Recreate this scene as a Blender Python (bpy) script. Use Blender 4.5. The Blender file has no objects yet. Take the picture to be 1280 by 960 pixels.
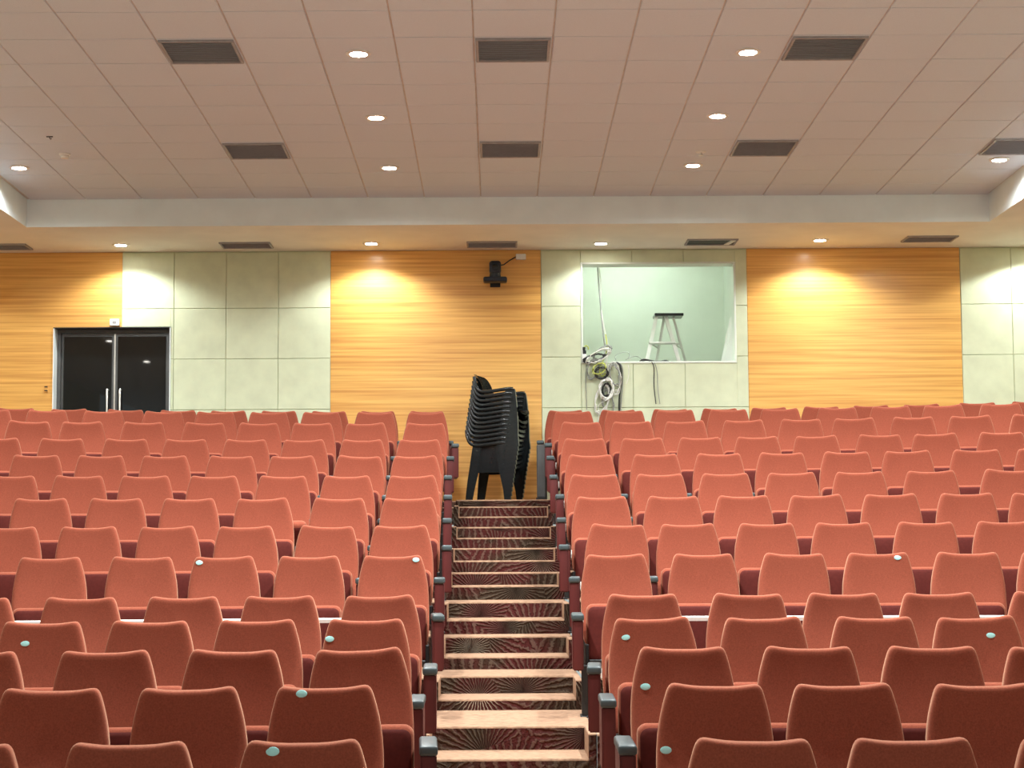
import bpy, bmesh, math, random
from mathutils import Vector, Matrix
random.seed(7)
sc = bpy.context.scene
C = sc.collection
R = math.radians

# ------------------------------------------------------------------ camera
F, TH, RHO, CX, CY = 2117.7, 0.0807, 0.0057, 621.8, 527.4
ZC = 1.643                                    # eye height above the lowest floor
CO = Vector((0, 0, ZC))
fwd = Vector((0, math.cos(TH), math.sin(TH)))
upv = Vector((0, -math.sin(TH), math.cos(TH)))
Xv = Vector((1, 0, 0))
rgt = Xv * math.cos(RHO) - upv * math.sin(RHO)
upc = Xv * math.sin(RHO) + upv * math.cos(RHO)
cam = bpy.data.cameras.new('camera')
camo = bpy.data.objects.new('camera', cam)
C.objects.link(camo)
m = Matrix((rgt, upc, -fwd)).transposed().to_4x4()
m.translation = CO
camo.matrix_world = m
cam.sensor_fit = 'HORIZONTAL'
cam.sensor_width = 36
cam.lens = F / 1280 * 36
cam.shift_x = (640 - CX) / 1280
cam.shift_y = (CY - 480) / 1280
cam.clip_end = 100
sc.camera = camo

def ray(u, v):
    return rgt * ((u - CX) / F) + upc * ((CY - v) / F) + fwd
def atY(u, v, Y):
    d = ray(u, v); return CO + d * (Y / d.y)
def atZ(u, v, Z):
    d = ray(u, v); return CO + d * ((Z - ZC) / d.z)

# ------------------------------------------------------------------ helpers
def tag(o, label=None, cat=None, group=None, kind=None):
    if label: o['label'] = label
    if cat: o['category'] = cat
    if group: o['group'] = group
    if kind: o['kind'] = kind
    return o
def empty(name, loc, rz=0.0, label=None, cat=None, group=None, kind=None):
    o = bpy.data.objects.new(name, None); C.objects.link(o)
    o.empty_display_size = .1
    o.location = loc; o.rotation_euler = (0, 0, rz)
    return tag(o, label, cat, group, kind)
def mesh(name, bm, mats, smooth=False, angle=None):
    me = bpy.data.meshes.new(name); bm.normal_update(); bm.to_mesh(me); bm.free()
    for mt in (mats if isinstance(mats, (list, tuple)) else [mats]): me.materials.append(mt)
    if smooth:
        for p in me.polygons: p.use_smooth = True
        if angle is not None: me.set_sharp_from_angle(angle=R(angle))
    return me
def put(name, me, parent=None, loc=(0, 0, 0), rot=(0, 0, 0)):
    o = bpy.data.objects.new(name, me); C.objects.link(o)
    o.parent = parent; o.location = loc; o.rotation_euler = rot
    return o
def box(bm, x0, x1, y0, y1, z0, z1, mat=0, bev=0.0, seg=2, M=None):
    vs = [bm.verts.new(p) for p in ((x0,y0,z0),(x1,y0,z0),(x1,y1,z0),(x0,y1,z0),(x0,y0,z1),(x1,y0,z1),(x1,y1,z1),(x0,y1,z1))]
    fs = [bm.faces.new([vs[i] for i in q]) for q in ((3,2,1,0),(4,5,6,7),(0,1,5,4),(1,2,6,5),(2,3,7,6),(3,0,4,7))]
    for f in fs: f.material_index = mat
    out = list(vs)
    if bev:
        es = list({e for f in fs for e in f.edges})
        r = bmesh.ops.bevel(bm, geom=es, offset=bev, segments=seg, affect='EDGES', profile=.5, clamp_overlap=True)
        for f in r['faces']: f.material_index = mat
        out = list({v for f in r['faces'] for v in f.verts} | {v for v in vs if v.is_valid})
    if M is not None:
        for v in out: v.co = M @ v.co
    return out
def tube(bm, pts, rad, n=8, mat=0, cap=True):
    pts = [Vector(p) for p in pts]; rings = []
    a = None
    for i, p in enumerate(pts):
        t = (pts[min(i+1, len(pts)-1)] - pts[max(i-1, 0)]).normalized()
        if a is None: a = t.orthogonal().normalized()
        else: a = (a - t * a.dot(t)); a = a.normalized() if a.length > 1e-6 else t.orthogonal().normalized()
        b = t.cross(a)
        r = rad[i] if isinstance(rad, (list, tuple)) else rad
        rings.append([bm.verts.new(p + (a*math.cos(k*2*math.pi/n) + b*math.sin(k*2*math.pi/n))*r) for k in range(n)])
    for r0, r1 in zip(rings, rings[1:]):
        for k in range(n):
            f = bm.faces.new((r0[k], r0[(k+1)%n], r1[(k+1)%n], r1[k])); f.material_index = mat
    if cap:
        bm.faces.new(rings[0][::-1]).material_index = mat; bm.faces.new(rings[-1]).material_index = mat
def sweep(bm, pts, w, t, side=(0, 1, 0), mat=0):
    """a flat bar of width w along SIDE and thickness t along a path; w and t per point"""
    pts = [Vector(p) for p in pts]; side = Vector(side).normalized(); rings = []
    for i, p in enumerate(pts):
        d = (pts[min(i+1, len(pts)-1)] - pts[max(i-1, 0)]).normalized()
        nrm = d.cross(side).normalized()
        wi = w[i] if isinstance(w, (list, tuple)) else w; ti = t[i] if isinstance(t, (list, tuple)) else t
        rings.append([bm.verts.new(p + side*a*wi/2 + nrm*b*ti/2) for a, b in ((-1,-1),(1,-1),(1,1),(-1,1))])
    for r0, r1 in zip(rings, rings[1:]):
        for k in range(4): bm.faces.new((r0[k], r0[(k+1)%4], r1[(k+1)%4], r1[k])).material_index = mat
    bm.faces.new(rings[0][::-1]).material_index = mat; bm.faces.new(rings[-1]).material_index = mat
def lathe(bm, prof, n=24, mat=0, c=(0,0,0)):
    rings = []
    for r, z in prof:
        rings.append([bm.verts.new((c[0]+r*math.cos(k*2*math.pi/n), c[1]+r*math.sin(k*2*math.pi/n), c[2]+z)) for k in range(n)] if r > 1e-6 else [bm.verts.new((c[0], c[1], c[2]+z))])
    for r0, r1 in zip(rings, rings[1:]):
        for k in range(n):
            a = [r0[k % len(r0)], r0[(k+1) % len(r0)], r1[(k+1) % len(r1)], r1[k % len(r1)]]
            u = []
            for v in a:
                if v not in u: u.append(v)
            if len(u) > 2: bm.faces.new(u).material_index = mat
    bmesh.ops.recalc_face_normals(bm, faces=bm.faces[:])
def pad(bm, outline, prof, warp=None, mat=0):
    """cushion from a closed outline [(x, z)] lying in the xz plane; prof [(scale, y)] from the front centre over the rim to the back centre"""
    cx = sum(p[0] for p in outline)/len(outline); cz = sum(p[1] for p in outline)/len(outline)
    hx = max(abs(p[0]-cx) for p in outline); hz = max(abs(p[1]-cz) for p in outline)
    rings = []
    for inset, y in prof:
        if inset is None: rings.append([bm.verts.new((cx, y, cz))]); continue
        rings.append([bm.verts.new((cx+(x-cx)*max(0,1-inset/hx), y, cz+(z-cz)*max(0,1-inset/hz))) for x, z in outline])
    for r0, r1 in zip(rings, rings[1:]):
        n = max(len(r0), len(r1))
        for k in range(n):
            a = [r0[k % len(r0)], r0[(k+1) % len(r0)], r1[(k+1) % len(r1)], r1[k % len(r1)]]
            u = []
            for v in a:
                if v not in u: u.append(v)
            bm.faces.new(u).material_index = mat
    vs = [v for r in rings for v in r]
    if warp:
        for v in vs: v.co = Vector(warp(*v.co))
    bmesh.ops.recalc_face_normals(bm, faces=bm.faces[:])
def rrect(w, h, r, n=5):
    """rounded rectangle outline, x -w..w, z 0..h"""
    o = []
    for cx, cz, a0 in ((w-r, h-r, 0), (-w+r, h-r, 90), (-w+r, r, 180), (w-r, r, 270)):
        for k in range(n+1):
            a = R(a0 + 90*k/n); o.append((cx+r*math.cos(a), cz+r*math.sin(a)))
    return o

# ------------------------------------------------------------------ materials
def mat(name, col, rough=.6, metal=0.0, spec=.5, noise=None, bump=None, coat=0.0, sheen=0.0, emit=None, es=0.0):
    mt = bpy.data.materials.new(name); mt.use_nodes = True
    nt = mt.node_tree; b = nt.nodes['Principled BSDF']
    b.inputs['Base Color'].default_value = (*col, 1); b.inputs['Roughness'].default_value = rough
    b.inputs['Metallic'].default_value = metal; b.inputs['Specular IOR Level'].default_value = spec
    b.inputs['Coat Weight'].default_value = coat; b.inputs['Coat Roughness'].default_value = .18
    if sheen:
        b.inputs['Sheen Weight'].default_value = sheen; b.inputs['Sheen Roughness'].default_value = .45
        b.inputs['Sheen Tint'].default_value = (.95, .62, .40, 1)
    if emit: b.inputs['Emission Color'].default_value = (*emit, 1); b.inputs['Emission Strength'].default_value = es
    tc = nt.nodes.new('ShaderNodeTexCoord')
    if noise:
        scale, amt, stretch = noise
        mp = nt.nodes.new('ShaderNodeMapping'); mp.inputs['Scale'].default_value = stretch
        nt.links.new(tc.outputs['Object'], mp.inputs[0])
        n = nt.nodes.new('ShaderNodeTexNoise'); n.inputs['Scale'].default_value = scale; n.inputs['Detail'].default_value = 5
        nt.links.new(mp.outputs[0], n.inputs[0])
        r = nt.nodes.new('ShaderNodeMapRange'); r.inputs[1].default_value = .3; r.inputs[2].default_value = .7
        r.inputs[3].default_value = 1-amt; r.inputs[4].default_value = 1+amt
        nt.links.new(n.outputs[0], r.inputs[0])
        mx = nt.nodes.new('ShaderNodeVectorMath'); mx.operation = 'SCALE'; mx.inputs[0].default_value = col
        nt.links.new(r.outputs[0], mx.inputs['Scale']); nt.links.new(mx.outputs[0], b.inputs['Base Color'])
    if bump:
        scale, dist = bump
        n2 = nt.nodes.new('ShaderNodeTexNoise'); n2.inputs['Scale'].default_value = scale; n2.inputs['Detail'].default_value = 3
        nt.links.new(tc.outputs['Object'], n2.inputs[0])
        bp = nt.nodes.new('ShaderNodeBump'); bp.inputs['Distance'].default_value = dist; bp.inputs['Strength'].default_value = .6
        nt.links.new(n2.outputs[0], bp.inputs['Height']); nt.links.new(bp.outputs[0], b.inputs['Normal'])
    return mt
ONE = (1, 1, 1)
M_fabric = mat('red_fabric', (.325, .080, .047), .95, spec=.12, noise=(140, .16, ONE), bump=(420, .0012), sheen=.55)
M_pan = mat('maroon_seat_pan', (.105, .018, .014), .75, spec=.12, noise=(60, .1, ONE))
M_panel = mat('maroon_arm_panel', (.105, .018, .017), .5, spec=.35, noise=(12, .25, (1, 1, .1)))
M_pad = mat('grey_arm_pad', (.055, .075, .08), .42, noise=(40, .1, ONE))
M_iron = mat('black_iron', (.012, .011, .011), .5, noise=(30, .2, ONE))
M_tag = mat('pale_tag', (.50, .93, .91), .35, noise=(30, .05, ONE))
M_label = mat('white_label', (.82, .80, .74), .5, noise=(60, .05, ONE))
M_tile = mat('ceiling_tile', (.67, .73, .80), .9, spec=.2, noise=(220, .05, ONE))
M_tbar = mat('ceiling_tee', (.58, .53, .50), .45, noise=(8, .12, ONE))
M_beam = mat('white_paint', (.84, .92, .92), .8, noise=(3, .04, ONE))
M_soffit = mat('beige_paint', (.83, .81, .75), .8, noise=(3, .04, ONE))
M_vent = mat('vent_grey', (.34, .33, .34), .55, noise=(20, .1, ONE))
M_dark = mat('vent_dark', (.10, .098, .10), .8, noise=(20, .1, ONE))
M_ring = mat('white_plastic', (.80, .79, .75), .4, noise=(20, .03, ONE))
M_lamp = mat('lamp_glass', (.9, .9, .88), .3, emit=(1, .95, .86), es=60)
M_tubelamp = mat('tube_lamp', (.9, .95, .9), .3, emit=(.88, 1, .88), es=50)
M_booth = mat('booth_paint', (.80, .86, .78), .85, noise=(2.2, .04, ONE))
M_boothfloor = mat('booth_floor', (.45, .45, .42), .8, noise=(5, .1, ONE))
M_alu = mat('aluminium', (.72, .73, .68), .4, metal=.35, noise=(15, .1, (1, 1, .2)))
M_black = mat('black_plastic', (.014, .017, .018), .2, noise=(25, .15, ONE))
M_navy = mat('navy_plastic', (.010, .016, .030), .4, noise=(25, .15, ONE))
M_wcable = mat('white_cable', (.80, .80, .74), .5, noise=(30, .05, ONE))
M_gcable = mat('grey_cable', (.30, .31, .28), .5, noise=(30, .1, ONE))
M_bcable = mat('black_cable', (.02, .02, .018), .45, noise=(30, .1, ONE))
M_ycable = mat('yellow_green_cable', (.50, .55, .12), .5, noise=(30, .1, ONE))
M_steel = mat('brushed_steel', (.75, .73, .68), .3, metal=.8, noise=(20, .06, ONE))
M_white = mat('white_board', (.86, .88, .84), .6, noise=(4, .03, ONE))
M_frame = mat('dark_frame', (.10, .10, .10), .35, metal=.3, noise=(12, .1, ONE))
M_tread = mat('toplit_tread_carpet', (.37, .225, .145), .95, spec=.1, noise=(26, .28, (1, 2, 1)), bump=(160, .004))  # same carpet as the risers, with the overhead light painted into a paler colour

def wood():
    mt = bpy.data.materials.new('wood_laminate'); mt.use_nodes = True; nt = mt.node_tree; b = nt.nodes['Principled BSDF']
    tc = nt.nodes.new('ShaderNodeTexCoord')
    def nz(scale, st, det=4, dist=0.0):
        mp = nt.nodes.new('ShaderNodeMapping'); mp.inputs['Scale'].default_value = st
        n = nt.nodes.new('ShaderNodeTexNoise'); n.inputs['Scale'].default_value = scale; n.inputs['Detail'].default_value = det
        n.inputs['Distortion'].default_value = dist
        nt.links.new(tc.outputs['Object'], mp.inputs[0]); nt.links.new(mp.outputs[0], n.inputs[0]); return n
    a = nz(2.2, (.28, 1, 11), 5, .25); c = nz(1.0, (.8, 1, 42), 3, .1)
    mx = nt.nodes.new('ShaderNodeMath'); mx.operation = 'MULTIPLY_ADD'; mx.inputs[1].default_value = .55
    nt.links.new(c.outputs[0], mx.inputs[0])
    m2 = nt.nodes.new('ShaderNodeMath'); m2.operation = 'MULTIPLY'; m2.inputs[1].default_value = .45
    nt.links.new(a.outputs[0], m2.inputs[0]); nt.links.new(m2.outputs[0], mx.inputs[2])
    cr = nt.nodes.new('ShaderNodeValToRGB'); e = cr.color_ramp.elements
    e[0].position = .36; e[0].color = (.66, .30, .062, 1); e[1].position = .62; e[1].color = (.90, .52, .135, 1)
    nt.links.new(mx.outputs[0], cr.inputs[0]); nt.links.new(cr.outputs[0], b.inputs['Base Color'])
    b.inputs['Roughness'].default_value = .42; b.inputs['Coat Weight'].default_value = .35; b.inputs['Coat Roughness'].default_value = .2
    return mt
M_wood = wood()
def panelmat():
    mt = mat('grey_fabric_panel', (.68, .735, .525), .9, spec=.15, noise=(5, .07, ONE), bump=(130, .002)); return mt
M_panelwall = panelmat()
def shag():
    """dark carpet with cream strokes bursting from scattered points"""
    mt = bpy.data.materials.new('burst_carpet'); mt.use_nodes = True; nt = mt.node_tree; N = nt.nodes; L_ = nt.links
    b = N['Principled BSDF']; tc = N.new('ShaderNodeTexCoord')
    nd = N.new('ShaderNodeTexNoise'); nd.inputs['Scale'].default_value = 45; nd.inputs['Detail'].default_value = 2
    L_.new(tc.outputs['Object'], nd.inputs[0])
    vo = N.new('ShaderNodeTexVoronoi'); vo.inputs['Scale'].default_value = 1.9; vo.voronoi_dimensions = '3D'
    L_.new(tc.outputs['Object'], vo.inputs[0])
    sb = N.new('ShaderNodeVectorMath'); sb.operation = 'SUBTRACT'
    L_.new(tc.outputs['Object'], sb.inputs[0]); L_.new(vo.outputs['Position'], sb.inputs[1])
    sx = N.new('ShaderNodeSeparateXYZ'); L_.new(sb.outputs[0], sx.inputs[0])
    ad = N.new('ShaderNodeMath'); ad.operation = 'ADD'; L_.new(sx.outputs[1], ad.inputs[0]); L_.new(sx.outputs[2], ad.inputs[1])
    at = N.new('ShaderNodeMath'); at.operation = 'ARCTAN2'; L_.new(ad.outputs[0], at.inputs[0]); L_.new(sx.outputs[0], at.inputs[1])
    ml = N.new('ShaderNodeMath'); ml.operation = 'MULTIPLY_ADD'; ml.inputs[1].default_value = 40
    L_.new(at.outputs[0], ml.inputs[0])
    m3 = N.new('ShaderNodeMath'); m3.operation = 'MULTIPLY'; m3.inputs[1].default_value = 5; L_.new(nd.outputs[0], m3.inputs[0]); L_.new(m3.outputs[0], ml.inputs[2])
    sn = N.new('ShaderNodeMath'); sn.operation = 'SINE'; L_.new(ml.outputs[0], sn.inputs[0])
    th = N.new('ShaderNodeMapRange'); th.inputs[1].default_value = .25; th.inputs[2].default_value = .8; L_.new(sn.outputs[0], th.inputs[0])
    fo = N.new('ShaderNodeMapRange'); fo.inputs[1].default_value = .05; fo.inputs[2].default_value = .17; fo.inputs[3].default_value = .9; fo.inputs[4].default_value = .10
    ln = N.new('ShaderNodeVectorMath'); ln.operation = 'LENGTH'; L_.new(sb.outputs[0], ln.inputs[0]); L_.new(ln.outputs['Value'], fo.inputs[0])
    mm = N.new('ShaderNodeMath'); mm.operation = 'MULTIPLY'; L_.new(th.outputs[0], mm.inputs[0])
    sc_ = N.new('ShaderNodeSeparateColor'); L_.new(vo.outputs['Color'], sc_.inputs[0])
    pk = N.new('ShaderNodeMapRange'); pk.inputs[1].default_value = .45; pk.inputs[2].default_value = .7; pk.inputs[3].default_value = .16; pk.inputs[4].default_value = 1.0
    L_.new(sc_.outputs[0], pk.inputs[0])
    mq = N.new('ShaderNodeMath'); mq.operation = 'MULTIPLY'; L_.new(fo.outputs[0], mq.inputs[0]); L_.new(pk.outputs[0], mq.inputs[1])
    mz = N.new('ShaderNodeMath'); mz.operation = 'MAXIMUM'; mz.inputs[1].default_value = .09; L_.new(mq.outputs[0], mz.inputs[0])
    L_.new(mz.outputs[0], mm.inputs[1])
    n4 = N.new('ShaderNodeTexNoise'); n4.inputs['Scale'].default_value = 3; L_.new(tc.outputs['Object'], n4.inputs[0])
    cb = N.new('ShaderNodeValToRGB'); e = cb.color_ramp.elements
    e[0].position = .42; e[0].color = (.050, .030, .020, 1); e[1].position = .58; e[1].color = (.080, .020, .018, 1)
    L_.new(n4.outputs[0], cb.inputs[0])
    mx = N.new('ShaderNodeMixRGB'); mx.inputs[2].default_value = (.66, .56, .42, 1)
    L_.new(mm.outputs[0], mx.inputs[0]); L_.new(cb.outputs[0], mx.inputs[1]); L_.new(mx.outputs[0], b.inputs['Base Color'])
    b.inputs['Roughness'].default_value = .95; b.inputs['Specular IOR Level'].default_value = .1
    bp = N.new('ShaderNodeBump'); bp.inputs['Distance'].default_value = .006; L_.new(sn.outputs[0], bp.inputs['Height']); L_.new(bp.outputs[0], b.inputs['Normal'])
    return mt
M_riser = shag()
def glassmat():
    mt = mat('black_door_glass', (.010, .011, .012), .025, noise=(6, .2, (6, 1, .4))); return mt
M_glass = glassmat()

# ------------------------------------------------------------------ seat rows (measured)
LM = {1:[(534,517),(467.5,517),(401,517),(336,516),(269,516),(202.5,514),(129,513),(59,512)],
2:[(529,530),(460,531),(391,530),(322.5,530),(253,529),(178,528),(105,529),(34,528.5)],
3:[(524,550),(452.5,551),(382.5,550),(307,550),(233,550),(157,550),(77,549)],
4:[(521,570.5),(444,569.5),(367.5,570),(287.5,570),(207,569),(126,570),(45.6,569)],
5:[(517.5,593),(434,594.5),(352,595),(267,595),(182.5,594),(101,594)],
6:[(513,621),(422,622),(333,624),(237,622),(145,622),(54,622)],
7:[(502.5,657),(404,655.5),(314,658),(214,659),(112.5,660)],
8:[(492,694.5),(387,695.5),(283,697),(175.6,696),(64,697.5)],
9:[(478,746),(351,744.5),(229,744),(100,744)],
10:[(457.5,772),(323,773),(186,772),(52,774)],
11:[(457.5,806),(288.5,810.5),(134,811)],
12:[(410,856),(241,857.5),(62.5,857.5)],
13:[(381,923),(164,926)],
0:[(532,517),(471,516),(411,516),(350,516),(289,515),(223,515),(155,514)]}
RM = {1:[(717,514),(779,513),(844,514),(909,511),(976,511),(1045,509),(1111,507),(1181,504.5),(1250,504)],
2:[(724,529),(789,527),(859,525.5),(930,524),(997,522.5),(1067.5,520.5),(1139,519),(1214,517)],
3:[(729,549),(804,548),(874,546),(945,545),(1022.5,544),(1096,543),(1170,540),(1249,539)],
4:[(737,569),(820,568),(897,567),(974,567),(1055,564),(1136,562.5),(1217.5,562)],
5:[(741,595),(825,593),(906,592),(991,591),(1075,590),(1164,587.5)],
6:[(752.5,621),(840,622),(928,620),(1024,620),(1114,617),(1206,616)],
7:[(766,652),(862,652.5),(957.5,654),(1053,654),(1154,654)],
8:[(772,692.5),(878,691),(988,690),(1097.5,690),(1198,689.5)],
9:[(803,741),(930,742.5),(1050.6,742),(1173,742)],
10:[(821,773),(957.5,774),(1090,772),(1228,772)],
11:[(851,807),(1007.5,811),(1155,812)],
12:[(887.5,856),(1055.6,856)],
13:[(936,922),(1137.5,925)],
0:[(707,516),(772,515),(837,514),(898,513),(961,512),(1021,511),(1083,510)]}
YR = {0:19.05,1:18.15,2:17.28,3:16.39,4:15.27,5:14.36,6:13.25,7:12.43,8:11.29,9:9.75,10:8.91,11:7.72,12:6.96,13:5.78}
ZR = {0:1.665,1:1.574,2:1.389,3:1.157,4:.932,5:.709,6:.481,7:.249,8:.028,9:-.202,10:-.307,11:-.398,12:-.508,13:-.603}
CURV = .025
HB = 1.04                                      # top of a back above its floor
PITCH = .555
FL = {r: ZR[r] - HB + ZC for r in YR}          # platform heights
YW = 19.595                                    # face of the back wall
YW0 = YW
EDGE = {r: (YR[r+1] + .16 if r < 13 else 4.7) for r in YR}

# ------------------------------------------------------------------ floor, stairs
SX0, SX1 = -.455, .565                          # aisle
bm = bmesh.new()
def strip(xa, xb, n):
    for r in range(14):
        zt, zb = FL[r], (FL[r+1] if r < 13 else FL[13] - .1)
        yb = (lambda x: YW0 + .25) if r == 0 else (lambda x, q=r: EDGE[q-1] - CURV*x*x)
        xs = [xa + (xb-xa)*k/n for k in range(n+1)]
        nb = .012
        rows_ = []
        for x in xs:
            e = EDGE[r] - CURV*x*x
            rows_.append([bm.verts.new(p) for p in ((x, yb(x), zt), (x, e+nb, zt), (x, e+nb*.3, zt-nb*.3), (x, e, zt-nb), (x, e, zb))])
        for a, b in zip(rows_, rows_[1:]):
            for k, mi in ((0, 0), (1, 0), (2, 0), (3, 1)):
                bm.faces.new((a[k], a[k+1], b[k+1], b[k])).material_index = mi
strip(-8.6, SX0, 14); strip(SX1, 8.6, 14)
z0 = FL[13] - .1
f = bm.faces.new([bm.verts.new(p) for p in ((-8.6, -3, z0), (8.6, -3, z0), (8.6, 4.75, z0), (-8.6, 4.75, z0))]); f.material_index = 0
# stage-side floor under the aisle foot, joined to the lowest rows
bmesh.ops.recalc_face_normals(bm, faces=bm.faces[:])
for f in bm.faces:
    if f.normal.z < -.1 or (abs(f.normal.z) < .1 and f.normal.y > .1): f.normal_flip()
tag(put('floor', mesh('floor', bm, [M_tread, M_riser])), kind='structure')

PV = {1:632.5,2:658,3:684.5,4:715,5:751.5,6:794.5,7:844,8:907}
NV = {1:645,2:671.5,3:700,4:731.5,5:773.7,6:820,7:873,8:948}
ND = .46
bm = bmesh.new()
PZ = {0: atY(628, 624.5, EDGE[0]).z}; NZ = {}
for r in range(1, 9):
    PZ[r] = atY(634, PV[r]+.5, EDGE[r]+ND).z; NZ[r] = atY(634, NV[r]+.5, EDGE[r]).z
for r in range(9, 14): PZ[r] = FL[r]
NX0, NX1 = -.405, .515
for r in range(0, 14):
    yb = YW0 + .2 if r == 0 else EDGE[r-1] + .02
    zl = PZ[r+1] - .05 if r < 13 else -.1
    if r in NZ:
        box(bm, SX0, SX1, EDGE[r]+ND, yb + (ND if (r-1) in NZ else 0), zl, PZ[r], 1, .014, 3)
        box(bm, SX0, NX0, EDGE[r], EDGE[r]+ND+.03, zl, PZ[r]-.001, 1, .010, 3)
        box(bm, NX1, SX1, EDGE[r], EDGE[r]+ND+.03, zl, PZ[r]-.001, 1, .010, 3)
        box(bm, NX0-.01, NX1+.01, EDGE[r]+.002, EDGE[r]+ND+.03, zl, NZ[r], 1, .014, 3)
    else:
        box(bm, SX0, SX1, EDGE[r], yb + (ND if (r-1) in NZ else 0), zl, PZ[r], 1, .014, 3)
bm.normal_update()
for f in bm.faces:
    if f.normal.z > .25 or (abs(f.normal.x) > .75): f.material_index = 0  # tops, nosings and cheeks take the carpet copy with top light painted in
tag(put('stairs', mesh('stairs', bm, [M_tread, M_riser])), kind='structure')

# ------------------------------------------------------------------ ceiling
TILT, T = .015, .61
def cz(y): return ZC + 4.005 - TILT*(y - 12)
def atC(u, v):
    y = 12.0
    for _ in range(30): y = atZ(u, v, cz(y)).y
    return atZ(u, v, cz(y))
BL, BR = atC(36, 250.5), atC(1238, 240)
YB = (BL.y + BR.y)/2
XL, XR = BL.x, BR.x
ZS = (atY(36, 286, YB).z + atY(1238, 275, YB).z)/2         # underside of the bulkhead
ZW = ZS
X0T, Y0T = -.777, 12.085
bm = bmesh.new()
box(bm, XL-.05, XR+.05, -1.5, YB+.05, 0, .05, 1)
for v in bm.verts: v.co.z += cz(v.co.y) - .0
kx0 = math.floor((XL - X0T)/T); kx1 = math.ceil((XR - X0T)/T)
j0 = math.floor((-1.0 - Y0T)/T); j1 = math.ceil((YB - Y0T)/T)
rt = random.Random(3)
for i in range(kx0, kx1):
    for j in range(j0, j1):
        xa, xb = max(X0T+i*T, XL)+.005, min(X0T+(i+1)*T, XR)-.005
        ya, yb = Y0T+j*T+.005, min(Y0T+(j+1)*T, YB)-.005
        if xb-xa < .03 or yb-ya < .03: continue
        sx, sy = rt.gauss(0, .0014), rt.gauss(0, .0014)
        xm, ym = (xa+xb)/2, (ya+yb)/2
        top = []
        for x, y in ((xa,ya),(xb,ya),(xb,yb),(xa,yb)):
            top.append(bm.verts.new((x, y, cz(y) + .002)))
        low = []
        for x, y in ((xa+.004,ya+.004),(xb-.004,ya+.004),(xb-.004,yb-.004),(xa+.004,yb-.004)):
            low.append(bm.verts.new((x, y, cz(y) - .010 + sx*(x-xm) + sy*(y-ym))))
        bm.faces.new(low[::-1]).material_index = 0
        for k in range(4): bm.faces.new((top[k], low[k], low[(k+1)%4], top[(k+1)%4])).material_index = 0
bmesh.ops.recalc_face_normals(bm, faces=bm.faces[:])
tag(put('ceiling', mesh('ceiling', bm, [M_tile, M_tbar])), kind='structure')
bm = bmesh.new()
ZT = cz(YB) + .2
box(bm, -8.6, 8.6, YB, YW0+.25, ZS, ZT, 0)
box(bm, -8.6, XL, -1.5, YB, ZS, ZT+.2, 0)
box(bm, XR, 8.6, -1.5, YB, ZS, ZT+.2, 0)
bm.normal_update()
for f in bm.faces:
    if f.normal.z < -.5: f.material_index = 1
tag(put('trim_1', mesh('trim', bm, [M_beam, M_soffit])), kind='structure')

# ------------------------------------------------------------------ back wall
def wx(u, v=400): return atY(u, v, YW).x
def wz(v, u=640): return atY(u, v, YW).z
xs_wood = [(-8.6, wx(152.1)), (wx(413), wx(676.5, 400)), (wx(934.5), wx(1201.8))]
WIN = (wx(726, 390), wx(920, 390), wz(454, 820), wz(327.5, 820))
DOOR = (wx(66, 470), wx(213, 470), FL[0], wz(409, 140))
HOLES = [WIN, DOOR]
bm = bmesh.new()
xe = sorted([-8.6, 8.6, WIN[0], WIN[1], DOOR[0], DOOR[1]] + [a for p in xs_wood for a in p][1:])
xe = sorted(set(round(x, 4) for x in xe))
ze = sorted(set(round(z, 4) for z in [FL[0]-.15, ZS, WIN[2], WIN[3], DOOR[3]]))
def inhole(x, z): return any(h[0] < x < h[1] and h[2]-.2 < z < h[3] if h is DOOR else h[0] < x < h[1] and h[2] < z < h[3] for h in HOLES)
for xa, xb in zip(xe, xe[1:]):
    for za, zb in zip(ze, ze[1:]):
        xm, zm = (xa+xb)/2, (za+zb)/2
        if inhole(xm, zm): continue
        w = any(a < xm < b for a, b in xs_wood)
        box(bm, xa, xb, YW + .02, YW + .22, za, zb, 0 if w else 1)
# facing: wood boards flush, grey panels as separate squares with narrow joints
def face(xa, xb, za, zb, mi, bev):
    """split a facing rectangle around the holes"""
    for h in HOLES:
        if xa < h[1]-.001 and xb > h[0]+.001 and za < h[3]-.001 and zb > h[2]+.001:
            for a, b, c, d in ((xa, min(xb, h[0]), za, zb), (max(xa, h[1]), xb, za, zb), (max(xa, h[0]), min(xb, h[1]), max(za, h[3]), zb), (max(xa, h[0]), min(xb, h[1]), za, min(zb, h[2]))):
                if b-a > .004 and d-c > .004: face(a, b, c, d, mi, bev)
            return
    box(bm, xa, xb, YW if mi else YW+.006, YW+.021, za, zb, mi, bev, 1)
for a, b in xs_wood: face(a+.004, b-.004, FL[0]-.1, ZS-.012, 0, 0)
zj = [ZS-.012]
z = wz(383.5, 640)
while z > FL[0]-.1: zj.append(z); z -= .594
zj.append(FL[0]-.1)
for a, b in ((wx(152.1), wx(413)), (wx(676.5), wx(934.5)), (wx(1201.8), 8.6)):
    n = 4 if b < 4.5 else 6
    if b >= 4.5: cuts = [a + .594*k for k in range(n)] + [b]
    elif a > 0: cuts = [a, wx(726), wx(726)+.603, wx(726)+1.206, b]
    else: cuts = [a + (b-a)*k/4 for k in range(5)]
    for xa, xb in zip(cuts, cuts[1:]):
        for zb, za in zip(zj, zj[1:]):
            if zb-za < .02: continue
            face(xa+.0025, xb-.0025, za+.0025, zb-.0025, 1, .004)
tag(put('wall_back', mesh('wall_back', bm, [M_wood, M_panelwall])), kind='structure')
bm = bmesh.new(); box(bm, -8.75, -8.6, 3.0, YW+.25, -.1, ZT+.2, 0)
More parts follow.
